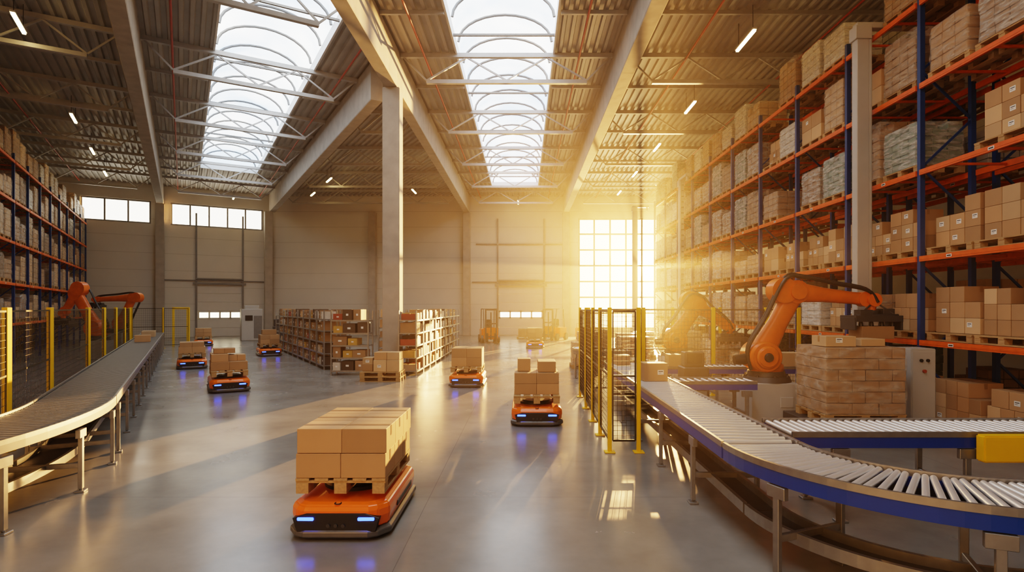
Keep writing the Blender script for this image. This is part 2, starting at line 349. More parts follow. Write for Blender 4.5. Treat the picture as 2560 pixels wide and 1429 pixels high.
def pile(X,x,y,z,nx,ny,nz,w,d,h,lab=.2,miss=0.,group='cardboard boxes on pallets',label=None,jit=.01,mk=None,gap=.012):
    for k in range(nz):
        for i in range(nx):
            for j in range(ny):
                if k==nz-1 and random.random()<miss: continue
                cbox(x+(i-(nx-1)/2)*(w+gap),y+(j-(ny-1)/2)*(d+gap),z+k*(h+.003),w,d,h,X,lab=lab,group=group,label=label,jit=jit,mk=mk)
# wrapped loads
def load_meshes(w,d,h,nx,ny,nz,mk,fk='film'):
    b=MB(); 
    for k in range(nz):
        ox=random.uniform(-.012,.012)
        for i in range(nx):
            for j in range(ny):
                if 0<i<nx-1 and 0<j<ny-1 and k<nz-1: continue
                if k==nz-1 and random.random()<.12: continue
                b.box((ox+(i-(nx-1)/2)*w/nx,(j-(ny-1)/2)*d/ny,(k+.5)*h/nz),(w/nx-.014,d/ny-.014,h/nz-.01),0)
    cm=b.mesh('carton_stack',[M[mk]],.008)
    f=MB(); rings=[]
    for kz in range(8):
        z=h*kz/7; g=.02+random.uniform(-.006,.012); a,c=w/2+g,d/2+g
        if kz==7: a-=.02;c-=.02
        rings.append([(-a,-c+.04,z),(-a+.04,-c,z),(a-.04,-c,z),(a,-c+.04,z),(a,c-.04,z),(a-.04,c,z),(-a+.04,c,z),(-a,c-.04,z)])
    f.loft(rings); fm=f.mesh('stretch_wrap',[M[fk]])
    return cm,fm
LOADS=[(load_meshes(w,.9,h,a,3,c,mk,fk),lb) for w,h,a,c,mk,fk,lb in[
 (.95,1.1,4,6,'goods3','film','stretch-wrapped stack of brown cartons on a pallet'),(.9,.95,3,5,'goods1','filmw','white stretch-wrapped stack of pale cartons on a pallet'),
 (.95,1.15,4,6,'goods2','filmw','stretch-wrapped stack of grey-green cartons on a pallet'),(.9,.8,3,4,'card','film','stretch-wrapped stack of tan cartons on a pallet'),
 (.8,1.15,3,5,'card2','film','stretch-wrapped tall stack of light tan cartons on a pallet'),(.95,.5,3,2,'card','film','low stretch-wrapped stack of tan cartons on a pallet'),(.85,1.0,3,5,'goods3','filmw','pale stretch-wrapped stack of brown cartons on a pallet'),
 (.9,.65,4,3,'card2','film','low stretch-wrapped stack of light tan cartons on a pallet')]]
def wload(p,rz,i=None,sx=1.,sy=1.,group='wrapped pallet loads on the racks',wrap=True,sz=1.):
    (cm,fm),lb=LOADS[i if i is not None else random.randrange(len(LOADS))]
    r=ob('wrapped_pallet_load',None,p,rz,label=lb,cat='pallet load',group=group)
    q=ob('pallet',PAL,(0,0,0),par=r); q.scale=(.84*sx,1.15*sy,1)
    c=ob('carton_stack',cm,(0,0,.146),par=r); c.scale=(sx,sy,sz)
    if wrap: f=ob('stretch_wrap',fm,(0,0,.146),par=r); f.scale=(sx,sy,sz)
    return r
# ------------------------------------------------------------ pallet racks
LV=[1.6,3.15,4.75,6.35,7.9]; BAY=2.4
def rack(name,loc,rz,nb,dep=1.05,label=''):
    root=ob('pallet_rack',None,loc,rz,label=label,cat='pallet rack'); H=8.2
    u=MB()
    for y in(.05,dep-.05): u.box((0,y,H/2),(.085,.09,H))
    z=.3; k=0
    while z<H-1: u.bar((0,.05,z if k%2 else z+.9),(0,dep-.05,z+.9 if k%2 else z),.03,.04); z+=.9;k+=1
    for y in(.05,dep-.05): u.box((0,y,.01),(.16,.14,.02))
    um=u.mesh('upright_frame',[M['blue']])
    for i in range(nb+1): ob('upright_frame',um,(i*BAY,0,0),par=root)
    bmh=MB().box((BAY/2,0,0),(BAY-.1,.05,.1)).box((BAY/2,-.026,.0),(BAY-.14,.006,.04)).mesh('load_beam',[M['orange']],.006)
    back=MB(); lm=MB().box((0,-.033,0),(.12,.003,.05),0).box((0,-.035,0),(.09,.002,.022),1).mesh('beam_label',[M['label'],M['black']])
    for i in range(nb):
        for li,zz in enumerate(LV):
            lb=ob('load_beam',bmh,(i*BAY,-.0,zz-.0525),par=root); back.box((i*BAY+BAY/2,dep,zz-.055),(BAY-.1,.05,.105))
            if li<3: ob('beam_label',lm,(1.2+random.uniform(-.6,.6),0,0),par=lb,label='small white location label')
    for i in range(nb):
        for zz in LV:
            for q in(.3,.7): back.box((i*BAY+BAY*q,dep/2,zz-.06),(.04,dep-.06,.04))
    ob('rear_beam',back.mesh('rear_beam',[M['orange']]),par=root,kind='stuff')
    return root
def fill(loc,rz,nb,near,dep=1.05,levels=None,p=.95,sets=None,wrap=True,skip=()):
    X=Matrix.Translation(loc)@Matrix.Rotation(rz,4,'Z')
    for i in range(nb):
        for li,zz in enumerate([0]+LV):
            if levels and li not in levels: continue
            for q in(.27,.73):
                if random.random()>p or (i,li,q) in skip: continue
                x=i*BAY+BAY*q; y=dep/2; pz=X@Vector((x,y,zz))
                if i in near and (random.random()<.3 if li>2 else random.random()<.68):
                    pallet(pz,rz,.88,1.15,group='wooden pallets on the racks')
                    m=random.random(); g='cardboard boxes on the racks'
                    if m<.12: pile(X,x,y,zz+.146,2,2,2,.48,.42,.34,.3,.35,g)
                    elif m<.45: pile(X,x,y,zz+.146,3,1,3,.33,.6,.27,.3,.4,g); 
                    elif m<.75: pile(X,x,y,zz+.146,4,1,3,.25,.6,.25,.25,.5,g)
                    else: pile(X,x,y,zz+.146,4,1,2,.25,.5,.22,.3,0,g); pile(X,x-.1,y,zz+.593,2,1,1,.33,.5,.28,.3,0,g)
                else: wload(pz,rz+random.uniform(-.03,.03),sets and random.choice(sets),1.0,1.0,sz=random.uniform(.72,1.08),wrap=wrap)
R90=-math.pi/2
rack('r',(7.35,32.2,0),R90,10,label='tall orange and blue steel pallet rack full of boxed goods')
fill((7.35,32.2,0),R90,10,(6,7,8,9),sets=[0,0,0,6,6,1,2,3,3,4,7],p=.96,skip=((8,5,.27),))
rack('r',(8.75,32.2,0),R90,10,label='second orange and blue pallet rack standing back to back')
fill((8.75,32.2,0),R90,10,(),levels=(0,1,2,3,4,5),p=.6,wrap=False)
SL=24.4
rack('r',L(SL,-5.6),TH+math.pi/2,10,label='tall orange and blue pallet rack beside the caged robots')
fill(L(SL,-5.6),TH+math.pi/2,10,(),levels=(1,2,3,4,5),sets=[0,4,3,4,6,7,3,1],p=.98)

# ------------------------------------------------------------ shelving units
SP=MB().box((0,0,1.05),(.04,.04,2.1)).mesh('post',[M['shelf']]); SS=MB().box((0,0,0),(1.2,.56,.025)).box((0,-.29,-.01),(1.2,.02,.05)).box((0,.29,-.01),(1.2,.02,.05)).mesh('shelf',[M['shelf']])
SZ=[.14,.56,.96,1.36,1.78]
SM=[]
for w,d,h,mk in[(.3,.5,.32,'goods3'),(.38,.52,.24,'goods3'),(.24,.5,.26,'goods1'),(.3,.5,.2,'cred'),(.3,.5,.22,'cyel'),(.4,.5,.3,'cdark'),(.42,.5,.33,'card'),(.36,.5,.2,'card2'),(.45,.52,.28,'goods3'),(.3,.52,.34,'cdark'),(.42,.5,.24,'card'),(.25,.5,.34,'goods3'),(.26,.5,.33,'card2'),(.3,.45,.3,'goods3')]:
    b=MB().box((0,0,h/2),(w,d,h),0).box((0,-d/2-.002,h*.5),(w*.25,.003,h*.2),1).box((0,0,h+.001),(w,.05,.002),2)
    SM.append((w,h,b.mesh('small_carton',[M[mk],M['label'],M['tape']])))
def shelf_unit(loc,rz,g):
    r=ob('shelving_unit',None,loc,rz,label='galvanised steel shelving unit filled with small cartons',cat='shelf',group='steel shelving units')
    for x in(-.6,.6):
        for y in(-.28,.28): ob('post',SP,(x,y,0),par=r)
    for z in SZ: ob('shelf',SS,(0,0,z),par=r)
    X=Matrix.Translation(loc)@Matrix.Rotation(rz,4,'Z')
    for z in SZ:
        x=-.55
        while x<.25 and g:
            w,h,me=random.choice(SM)
            if x+w>.56: w,h,me=SM[2]
            if random.random()<(.1 if z>1.7 else .04): x+=.2; continue
            ob('small_carton',me,X@Vector((x+w/2,random.uniform(-.05,.02),z+.013)),rz+random.uniform(-.08,.08),label='small coloured storage carton on a shelf',cat='carton',group='small cartons on the shelving'); x+=w+random.uniform(.025,.06)
shelf_unit((-5.66,18.75,0),0,1)
for i in range(9): shelf_unit(L(21.4+i*1.35,4.55),TH-math.pi/2,i<8)
for i in range(9): shelf_unit((-3.75,18.9+i*1.35,0),math.pi/2,i<8)
for i in range(4): shelf_unit(L(25.5+i*1.5,5.9),TH-math.pi/2,i<1)
for i in range(4): shelf_unit((-5.7,24+i*1.5,0),math.pi/2,i<1)
pallet((-4.25,17.2,0),0,label='wooden pallet of cartons at the foot of the column',group='wooden pallets on the floor'); pallet((-4.27,17.22,.146),0.03,label='second pallet stacked on another at the column',group='wooden pallets on the floor')
PX=Matrix.Translation((-4.25,17.2,0)); pile(PX,.16,0,.293,2,1,1,.38,.6,.34,.5,0,'boxes beside the column'); pile(PX,.16,0,.64,2,1,1,.37,.5,.22,.5,0,'boxes beside the column'); pile(PX,-.42,0,.293,1,1,2,.3,.45,.2,.3,0,'boxes beside the column')

# ------------------------------------------------------------ AGV
def outline(w,f,bk,c,z,ins=0):
    w-=ins; f-=ins; bk-=ins
    return [(-w,bk-.08,z),(-w+.08,bk,z),(w-.08,bk,z),(w,bk-.08,z),(w,-f+c,z),(w-c*.55,-f+c*.25,z),(w-c*1.1,-f,z),(-w+c*1.1,-f,z),(-w+c*.55,-f+c*.25,z),(-w,-f+c,z)]
def agv_parts():
    P=[]
    b=MB().loft([outline(.46,.72,.72,.16,.022),outline(.49,.75,.75,.17,.045),outline(.49,.75,.75,.17,.09),outline(.46,.72,.72,.16,.115)]); P.append(('bumper',b.mesh('bumper',[M['silver']],.006)))
    P.append(('skirt',MB().loft([outline(.41,.67,.67,.13,.004),outline(.41,.67,.67,.13,.03)]).mesh('skirt',[M['black']])))
    b=MB().loft([outline(.455,.705,.715,.15,.115),outline(.472,.722,.73,.15,.22),outline(.47,.72,.73,.15,.28),outline(.45,.695,.71,.14,.325),outline(.41,.64,.67,.13,.345)]); P.append(('body',b.mesh('body',[M['agv']],.014,3)))
    pr=((-.37,.09),(.37,.09),(.41,.22),(.28,.262),(-.28,.262),(-.41,.22))
    b=MB().loft([[(x,-.732,z) for x,z in pr],[(x,-.60,z) for x,z in pr]])
    P.append(('visor',b.mesh('visor',[M['black']],.004)))
    b=MB().cyl((0,.0,.345),(0,.0,.38),.34,n=32).cyl((0,0,.38),(0,0,.405),.27,n=32); P.append(('lift_plate',b.mesh('lift_plate',[M['black']])))
    b=MB(); b.tube([(.03*math.cos(t),-.665+.03*math.sin(t),.338) for t in [i*math.pi/8 for i in range(17)]],.006); P.append(('round_emblem',b.mesh('emblem',[M['black']])))
    return P
AP=agv_parts(); HL=MB().box((0,0,0),(.155,.02,.03)).mesh('headlight',[M['bl']],.006); SEN=MB().cyl((0,-.014,0),(0,.01,0),.018,n=10).mesh('sensor',[M['dark']]); SPN=MB().box((0,0,0),(.012,.7,.05)).mesh('side_panel',[M['dark']])
def agv(loc,rz,lb):
    r=ob('transport_robot',None,loc,rz,label=lb,cat='transport robot',group='orange transport robots')
    for n,me in AP:
        o=ob(n,me,par=r)
        if n=='visor':
            for x in(-.07,0,.07): ob('sensor',SEN,(x,-.732,.15),par=o)
    for sx in(-1,1):
        ob('headlight',HL,(sx*.285,-.735,.212),par=r,rot=(0,0,sx*.03),label='glowing blue headlight'); ob('side_panel',SPN,(sx*.472,.1,.2),par=r)
    return r
def loaded(x,y,rz,stack,lb,pal=True):
    agv((x,y,0),rz,lb); X=Matrix.Translation((x,y,0))@Matrix.Rotation(rz,4,'Z')
    z=.407
    if pal: pallet(X@Vector((0,0,z)),rz+math.pi/2,1.0,1.08,label='wooden pallet carried on a transport robot',group='pallets on transport robots'); z+=.146
    for st in stack: pile(X,st[0],st[1],z+st[2],*st[3:],lab=0,group='boxes carried by transport robots',label='brown cardboard box stacked on a transport robot',jit=.003,mk='card',gap=.003)
BL='low orange transport robot with blue headlights carrying '
loaded(-1.77,6.08,0,[(0,0,0,2,3,1,.43,.39,.235),(.01,.0,.24,2,3,1,.43,.39,.235)],BL+'stacked boxes')
loaded(.24,11.2,0,[(0,0,0,2,2,2,.42,.42,.2),(-.24,0,.41,1,1,1,.25,.3,.24),(.2,0,.41,1,2,1,.34,.3,.2)],BL+'small boxes')
loaded(-1.6,16.3,0,[(0,0,0,2,2,2,.42,.44,.25)],BL+'two box layers')
loaded(-7.95,15.3,TH,[(0,0,0,2,2,1,.43,.44,.22),(-.22,0,.223,1,2,1,.4,.4,.2),(.2,0,.223,2,1,1,.2,.4,.16),(-.1,0,.43,2,1,1,.25,.4,.13)],BL+'mixed boxes')
loaded(-12.2,20.9,TH,[(0,0,0,2,2,1,.42,.44,.22),(0,0,.223,2,2,1,.38,.4,.16)],BL+'low boxes')
loaded(-11.75,26.2,TH,[(0,0,0,2,2,2,.4,.42,.2),(0,0,.41,1,1,1,.6,.4,.22)],BL+'tall boxes')
loaded(.6,31.2,0,[(0,0,0,2,2,2,.4,.42,.26)],BL+'large boxes')
loaded(-18.6,33.,TH,[(0,0,0,2,2,2,.4,.42,.22)],BL+'brown boxes')

# ------------------------------------------------------------ conveyors
def path_len(p): return sum((Vector(b)-Vector(a)).length for a,b in zip(p[:-1],p[1:]))
def at(p,d):
    for a,b in zip(p[:-1],p[1:]):
        a=Vector(a);b=Vector(b);l=(b-a).length
        if d<=l+1e-6: return a+(b-a)*(d/l),(b-a).normalized()
        d-=l
    return b,(b-a).normalized()
def normals(p):
    out=[]
    for i in range(len(p)):
        a=Vector(p[max(i-1,0)]);b=Vector(p[min(i+1,len(p)-1)]); d=(b-a).normalized(); out.append(Vector((d.y,-d.x)))
    return out
def sweep(p,off,z0,z1,th):
    n=normals(p); rings=[]
    for q,k in zip(p,n):
        q=Vector(q); a=q+k*(off-th/2); b=q+k*(off+th/2); rings.append([(a.x,a.y,z0),(b.x,b.y,z0),(b.x,b.y,z1),(a.x,a.y,z1)])
    return MB().loft(rings)
def conveyor(p,w,zt,label,side='cblue',pitch=.1,leg=1.5,legoff=.4,belt=False,guard=.025,lower=None,name='roller_conveyor',rg='galv',gw=.03,rr=.027,sh=.13):
    o0=Vector(p[0]); p=[(a[0]-o0.x,a[1]-o0.y) for a in p]; r=ob(name,None,(o0.x,o0.y,0),label=label,cat='conveyor')
    for sd in(-1,1):
        ob('side_rail',sweep(p,sd*(w/2),zt-sh,zt-.03,.03).mesh('side_rail',[M[side]]),par=r)
        ob('guide_rail',sweep(p,sd*(w/2+.005),zt-.03,zt+guard,gw).mesh('guide_rail',[M[rg]]),par=r)
    ln=path_len(p)
    if belt:
        b=sweep(p,0,zt-.05,zt-.01,w-.05)
        d=.04
        while d<ln:
            q,t=at(p,d); nn=Vector((t.y,-t.x)); a=q+nn*(w/2-.04); c=q-nn*(w/2-.04); b.bar((a.x,a.y,zt-.008),(c.x,c.y,zt-.008),.05,.01); d+=.1
        ob('belt',b.mesh('belt',[M['belt']]),par=r)
    else:
        ob('gap_shade_pan',sweep(p,0,zt-.12,zt-.11,w-.04).mesh('pan',[M['black']]),par=r,label='dark pan added to shade the gaps between rollers')  # black sheet added so the gaps between rollers look shaded
        rm=MB().cyl((-(w/2-.03),0,0),(w/2-.03,0,0),rr,n=18).mesh('roller',[M['chrome']]); d=pitch/2
        while d<ln:
            q,t=at(p,d); ob('roller',rm,(q.x,q.y,zt-.015),math.atan2(-t.x,t.y),par=r); d+=pitch
    lm=MB()
    for x in(-w/2,w/2):
        lm.box((x,0,(zt-.16)/2+.02),(.045,.06,zt-.2)); lm.box((x,0,.012),(.10,.12,.024)); lm.cyl((x,0,.02),(x,0,.09),.018,n=8); lm.box((x,0,zt-.2),(.05,.18,.1))
    lm.box((0,0,.32),(w,.04,.06)); lm=lm.mesh('support_leg',[M['galv']],.004)
    d=legoff
    while d<ln:
        q,t=at(p,d); ob('support_leg',lm,(q.x,q.y,0),math.atan2(-t.x,t.y),par=r); d+=leg
    if lower:
        for off in lower: ob('lower_rail',sweep(p,off,.24,.34,.04).mesh('lr',[M['galv']]),par=r)
        ob('cable_tray',sweep(p,(lower[0]+lower[-1])/2,.25,.27,abs(lower[-1]-lower[0])).mesh('ct',[M['dark']]),par=r)
    return r
conveyor([(2.26,13.3),(2.26,5.43)],.72,.9,'long straight blue roller conveyor beside the safety fence',lower=(-.15,.15),legoff=.9,pitch=.14,rr=.03,sh=.14)
ang=lambda a0,a1,n,c,R:[(c[0]+R*math.cos(math.radians(a0+(a1-a0)*i/n)),c[1]+R*math.sin(math.radians(a0+(a1-a0)*i/n))) for i in range(n+1)]
conveyor(ang(180,270,22,(3.80,5.40),1.54)+[(6.2,3.86)],.72,.9,'curved blue roller conveyor with shiny steel rollers',lower=(-.15,.15),legoff=.65,leg=1.15,pitch=.076,rr=.026,sh=.14)
conveyor([(2.75,6.2),(7.0,6.2)],.72,.9,'straight blue roller conveyor branching from the curve',pitch=.09,legoff=.5,leg=1.3,sh=.14)
conveyor([(2.72,10.3),(4.1,10.3)],.6,.88,'short roller conveyor feeding the robot',legoff=.4,leg=.8,pitch=.13)
conveyor([(2.72,12.75),(6.5,12.75)],.6,.88,'roller conveyor crossing behind the large robot',legoff=.4,leg=1.1,pitch=.13)
conveyor(ang(90,270,16,(2.6,18.),.8)+[(3.2,17.2)],.5,.9,'grey looping roller conveyor behind the fence',side='galvd',pitch=.12,leg=1.1)
conveyor([L(35,-1.3)[:2],L(10.2,-1.3)[:2]],.92,.9,'long grey belt conveyor with steel side rails',side='galvd',belt=True,leg=1.6,lower=(-.1,.35),name='belt_conveyor',gw=.02,guard=.02,sh=.11)
c0=L(10.15,-1.3); cc=(c0[0]-CT*6,c0[1]-ST*6)
conveyor(ang(math.degrees(TH),-34,22,cc,6.),.92,.9,'curved grey belt conveyor with steel side rails',side='galvd',belt=True,leg=1.21,legoff=.3,lower=(-.1,.35),name='belt_conveyor',gw=.02,guard=.02,sh=.11)
g='boxes riding on the conveyors'
cbox(2.28,10.1,.916,.42,.4,.31,rz=.1,lab=1,group=g,label='brown cardboard box riding on the roller conveyor')
cbox(2.2,12.8,.916,.3,.3,.22,rz=.1,group=g,label='small cardboard box riding on the roller conveyor')
cbox(3.4,12.75,.895,.4,.35,.26,group=g,label='small cardboard box riding on the roller conveyor'); cbox(5.9,12.75,.895,.45,.38,.3,group=g,label='brown cardboard box riding on the roller conveyor')
for s in(31,30.2,26): cbox(*L(s,-1.3,.9),.5,.5,.25,rz=TH,group=g,label='cardboard box riding on the belt conveyor')
r=ob('drive_unit',MB().box((0,0,0),(1.5,.12,.27)).mesh('du',[M['yellow']],.015,2),(5.35,5.74,.78),label='yellow drive housing bolted to the blue conveyor',cat='motor housing')
ob('control_panel',MB().box((-.2,-.063,.02),(.26,.01,.11)).mesh('cp',[M['black']],.01),par=r); ob('control_dial',MB().cyl((-.2,-.067,.02),(-.2,-.08,.02),.03).mesh('cd',[M['silver']]),par=r)

# ------------------------------------------------------------ fences
def fence(pts,label,wm='wire',H=2.2,step=.09,tk=.005,nz=16,pw=.06):
    o0=Vector(pts[0]); r=ob('safety_fence',None,(o0.x,o0.y,0),label=label,cat='fence'); pm=MB().box((0,0,H/2),(pw,pw,H)).box((0,0,.01),(.16,.16,.02)).mesh('post',[M['yellow']],.006)
    for i,a in enumerate(pts):
        a=Vector(a)-o0; ob('post',pm,(a.x,a.y,0),par=r)
        if i<len(pts)-1:
            b=Vector(pts[i+1])-o0; d=b-a; ln=d.length-.1; m=MB(); z0,z1=.18,H-.06
            n=max(2,round(ln/step))
            for k in range(n+1): m.bar((k*ln/n,0,z0),(k*ln/n,0,z1),tk,tk)
            for k in range(nz+1): m.bar((0,0,z0+(z1-z0)*k/nz),(ln,0,z0+(z1-z0)*k/nz),tk,tk)
            for zz in(z0,z1,(z0+z1)/2): m.box((ln/2,0,zz),(ln,.02,.03))
            for xx in(0,ln): m.box((xx,0,(z0+z1)/2),(.02,.02,z1-z0))
            q=a+d.normalized()*.05; ob('mesh_panel',m.mesh('mesh_panel',[M[wm]]),(q.x,q.y,0),math.atan2(d.y,d.x),par=r)
fence([(1.74,8.64),(1.3,8.64),(1.31,9.8),(1.33,11.0),(1.35,12.4),(1.38,14.0)],'yellow-post safety fence with dark wire mesh along the conveyor',step=.065,nz=26,tk=.005)
fence([(1.62,14.3),(3.0,14.3),(4.72,14.2),(6.05,14.2),(6.85,14.2)],'yellow-post safety fence with dark mesh between robot cells',step=.08,nz=20,tk=.005,pw=.09)
fence([(3.0,19.9),(5.2,19.9),(6.85,19.9)],'yellow-post safety fence behind the farther robot',pw=.09)
fence([L(s,-2.3)[:2] for s in(9.4,11.5,14.8,20.2,24.,28.,32.,34.8)],'yellow-post safety fence with dark mesh beside the belt conveyor',pw=.09,step=.1,nz=18,tk=.005)
fence([L(36.2,-2.3)[:2],L(36.2,-.9)[:2],L(36.2,.3)[:2]],'short yellow safety fence closing the robot cell')

# ------------------------------------------------------------ robots
def arm_link(p0,p1,r0,r1,w0,w1,key):
    p0=Vector(p0);p1=Vector(p1);d=(p1-p0);ln=d.length;d.normalize();n=Vector((-d.z,0,d.x)); b=MB(); rings=[]
    for f,rr,ww in((-.0,r0,w0),(.15,r0*.95,w0),(.5,(r0+r1)/2*.82,(w0+w1)/2),(.85,r1*.95,w1),(1.,r1,w1)):
        c=p0+d*(ln*f); ring=[]
        for i in range(12):
            t=2*math.pi*i/12; ring.append(c+n*(rr*math.copysign(abs(math.cos(t))**.7,math.cos(t)))+Vector((0,1,0))*(ww*math.copysign(abs(math.sin(t))**.6,math.sin(t))))
        rings.append(ring)
    b.loft(rings,0,True); b.cyl(p0-Vector((0,w0*1.12,0)),p0+Vector((0,w0*1.12,0)),r0*1.12,n=20); b.cyl(p1-Vector((0,w1*1.1,0)),p1+Vector((0,w1*1.1,0)),r1*1.15,n=20)
    return b.mesh(key,[M['rob']])
def robot(loc,rz,sh,el,wr,tool,label,ped=.78,k=1.):
    r=ob('robot_arm',None,loc,rz,label=label,cat='robot arm'); 
    b=MB().box((0,0,ped/2),(.9,.9,ped)).box((0,0,.02),(1.08,1.08,.04)).box((.2,-.455,ped*.55),(.25,.02,.2)); ob('pedestal',b.mesh('pedestal',[M['grey']],.02),par=r)
    b=MB().cyl((0,0,ped),(0,0,ped+.1),.46,.42,24).cyl((0,0,ped+.1),(0,0,ped+.2),.36,.34,24)
    for i in range(8): t=i*math.pi/4; b.cyl((.4*math.cos(t),.4*math.sin(t),ped+.1),(.4*math.cos(t),.4*math.sin(t),ped+.13),.03,n=6)
    ob('robot_base',b.mesh('rb',[M['dark']]),par=r)
    z=ped+.2
    b=MB().cyl((0,0,z),(0,0,z+.14),.33,.31,24).box((sh[0]*.6,.0,z+.22),(.5,.5,.26)).cyl((sh[0],-.36,sh[1]),(sh[0],.30,sh[1]),.25*k,n=24).cyl((sh[0],-.42,sh[1]),(sh[0],-.36,sh[1]),.17*k,.2*k,n=24).box((-.22,0,z+.2),(.35,.38,.25)); tt=ob('turret',b.mesh('turret',[M['rob']],.02,2),par=r)
    b=MB().cyl((sh[0],-.47,sh[1]),(sh[0],-.42,sh[1]),.07,.09,16); ob('motor',b.mesh('motor',[M['black']]),par=tt)
    b=MB().cyl((-.40,.0,z+.22),(-.62,.0,z+.2),.11,.09,16); ob('motor',b.mesh('motor',[M['black']]),par=tt)
    S=(sh[0],0,sh[1]);E=(el[0],0,el[1]);W=(wr[0],0,wr[1])
    ob('upper_arm',arm_link(S,E,.21*k,.17*k,.15,.13,'ua'),par=r)
    d=(Vector(W)-Vector(E)).normalized(); E2=Vector(E)-d*.25
    fa=ob('forearm',arm_link(E2,W,.19*k,.11*k,.15,.09,'fa'),par=r)
    b=MB().cyl(Vector(E)-d*.42,Vector(E)-d*.24,.09,.12,14); ob('motor',b.mesh('m2',[M['black']]),par=fa)
    b=MB().cyl(Vector(E)+Vector((0,-.22,0)),Vector(E)+Vector((0,-.14,0)),.13*k,n=18); ob('joint_cover',b.mesh('m3',[M['rob']]),par=fa)
    b=MB().cyl(Vector(W),Vector(W)+d*.17,.12,.11,16).cyl(Vector(W)+d*.14+Vector((0,-.15,0)),Vector(W)+d*.14+Vector((0,.15,0)),.13,n=18); T=Vector(W)+d*.14; b.cyl(T,T-Vector((0,0,.2)),.10,.09,16); ob('wrist',b.mesh('wr',[M['rob']],.0),par=r)
    nn=Vector((-(E[2]-S[2]),0,(E[0]-S[0]))).normalized()*(.27*k); 
    pts=[Vector(S)+Vector((-.25,-.2,-.25)),Vector(S)+nn*1.1+Vector((0,-.2,0)),(Vector(S)+Vector(E))/2+nn*1.05+Vector((0,-.19,0)),Vector(E)+nn*.95+Vector((0,-.2,.1)),Vector(E)+Vector((.1,-.2,.27)),(Vector(E)+Vector(W))/2+Vector((0,-.15,.23)),Vector(W)+Vector((0,-.12,.17)),T+Vector((.05,-.14,-.05))]
    sp=[]
    for i in range(len(pts)-1):
        p0=pts[max(i-1,0)];p1=pts[i];p2=pts[i+1];p3=pts[min(i+2,len(pts)-1)]
        for q in range(5):
            t=q/5; sp.append(.5*((2*p1)+(p2-p0)*t+(2*p0-5*p1+4*p2-p3)*t*t+(3*p1-p0-3*p2+p3)*t**3))
    sp.append(pts[-1]); ob('cable_hose',MB().tube(sp,.035,8).mesh('ch',[M['black']]),par=r); ob('cable_hose',MB().tube([q+Vector((0,.06,.04)) for q in sp],.025,8).mesh('ch',[M['black']]),par=r)
    if tool:
        b=MB().cyl(T-Vector((0,0,.2)),T-Vector((0,0,.3)),.14,n=16).box((T.x,0,T.z-.36),(.9,.55,.12)).box((T.x-.22,-.12,T.z-.26),(.24,.22,.14)).box((T.x+.24,-.05,T.z-.25),(.22,.26,.16)).cyl((T.x-.4,-.2,T.z-.3),(T.x+.4,-.2,T.z-.3),.03)
        for sx in(-.44,.44): b.box((T.x+sx,0,T.z-.46),(.04,.5,.24))
        b.bar((T.x-.35,-.2,T.z-.3),(T.x-.05,-.1,T.z-.08),.03,.03).bar((T.x+.35,-.2,T.z-.3),(T.x+.08,-.1,T.z-.08),.03,.03)
        gr=ob('gripper',b.mesh('gr',[M['dark']],.005),par=r)
        cup=MB().cyl((0,0,0),(0,0,-.09),.03,.045,8).mesh('suction_cup',[M['black']])
        for x in(-.3,-.1,.1,.3):
            for y in(-.18,.18): ob('suction_cup',cup,(T.x+x,y,T.z-.415),par=gr)
    return r
robot((4.7,11.05,0),0,(-.12,1.26),(.55,2.5),(1.9,2.36),True,'large orange robot arm on a grey pedestal lifting a box',k=1.15)
cbox(6.74,11.05,1.6,.62,.45,.24,rz=.0,group='boxes held by robots',label='cardboard box held by the robot gripper',jit=0)
robot((4.5,16.8,0),0,(-.1,1.25),(.6,2.25),(1.45,1.7),True,'orange robot arm reaching toward wrapped pallets',k=1.35)
robot(L(30.6,-3.12),math.pi,(.1,1.3),(.95,2.8),(1.45,2.05),True,'orange robot arm leaning over inside the fence',k=1.45)
robot(L(39.5,-3.1),math.pi,(-.1,1.3),(-.8,2.75),(1.2,2.65),True,'orange robot arm reaching out inside the fence',k=1.3)

ob('low_platform',MB().box((0,0,.17),(1.6,1.3,.3)).box((0,0,.02),(1.65,1.35,.04)).mesh('lp',[M['dark']],.01),(5.53,9.75,0),label='low dark pallet platform beside the robot',cat='platform')
def bigload(loc,w,d,h,nx,ny,nz):
    cm,fm=load_meshes(w,d,h,nx,ny,nz,'card','filmc'); r=ob('wrapped_pallet_load',None,loc,0,label='large wrapped brick-stacked carton load on a pallet',cat='pallet load')
    q=ob('pallet',PAL,(0,0,0),par=r); q.scale=(w/1.18,d/.8,1)
    b=MB(); rh=h/nz
    for k in range(nz):
        off=(k%2)*w/nx/2; xs=[-w/2]+[-w/2+off+i*w/nx for i in range(nx+1) if 0<off+i*w/nx<w-.01]+[w/2]; xs=sorted(set(round(v,4) for v in xs))
        for a,c in zip(xs[:-1],xs[1:]):
            for j in range(ny):
                if c-a>.05: b.box(((a+c)/2+random.uniform(-.006,.006),(j-(ny-1)/2)*d/ny+random.uniform(-.008,.008),(k+.5)*rh),(c-a-.010,d/ny-.010,rh-.008))
    ob('carton_stack',b.mesh('cs',[M['goods3']],.006),(0,0,.146),par=r); ob('stretch_wrap',fm,(0,0,.146),par=r); return r
bigload((5.53,9.7,.322),1.30,1.0,1.08,3,2,6)
cbox(5.22,9.6,1.553,.5,.45,.17,lab=1,group='boxes on the big load',label='flat carton lying on the wrapped load'); cbox(5.80,9.7,1.553,.42,.45,.12,rz=.1,group='boxes on the big load',label='flat carton lying on the wrapped load')
r=ob('control_cabinet',MB().box((0,0,.75),(.42,.5,1.5)).box((0,0,.03),(.40,.48,.06)).mesh('cc',[M['grey']],.012,2),(6.78,9.9,0),label='light grey electrical cabinet with small switches',cat='cabinet')
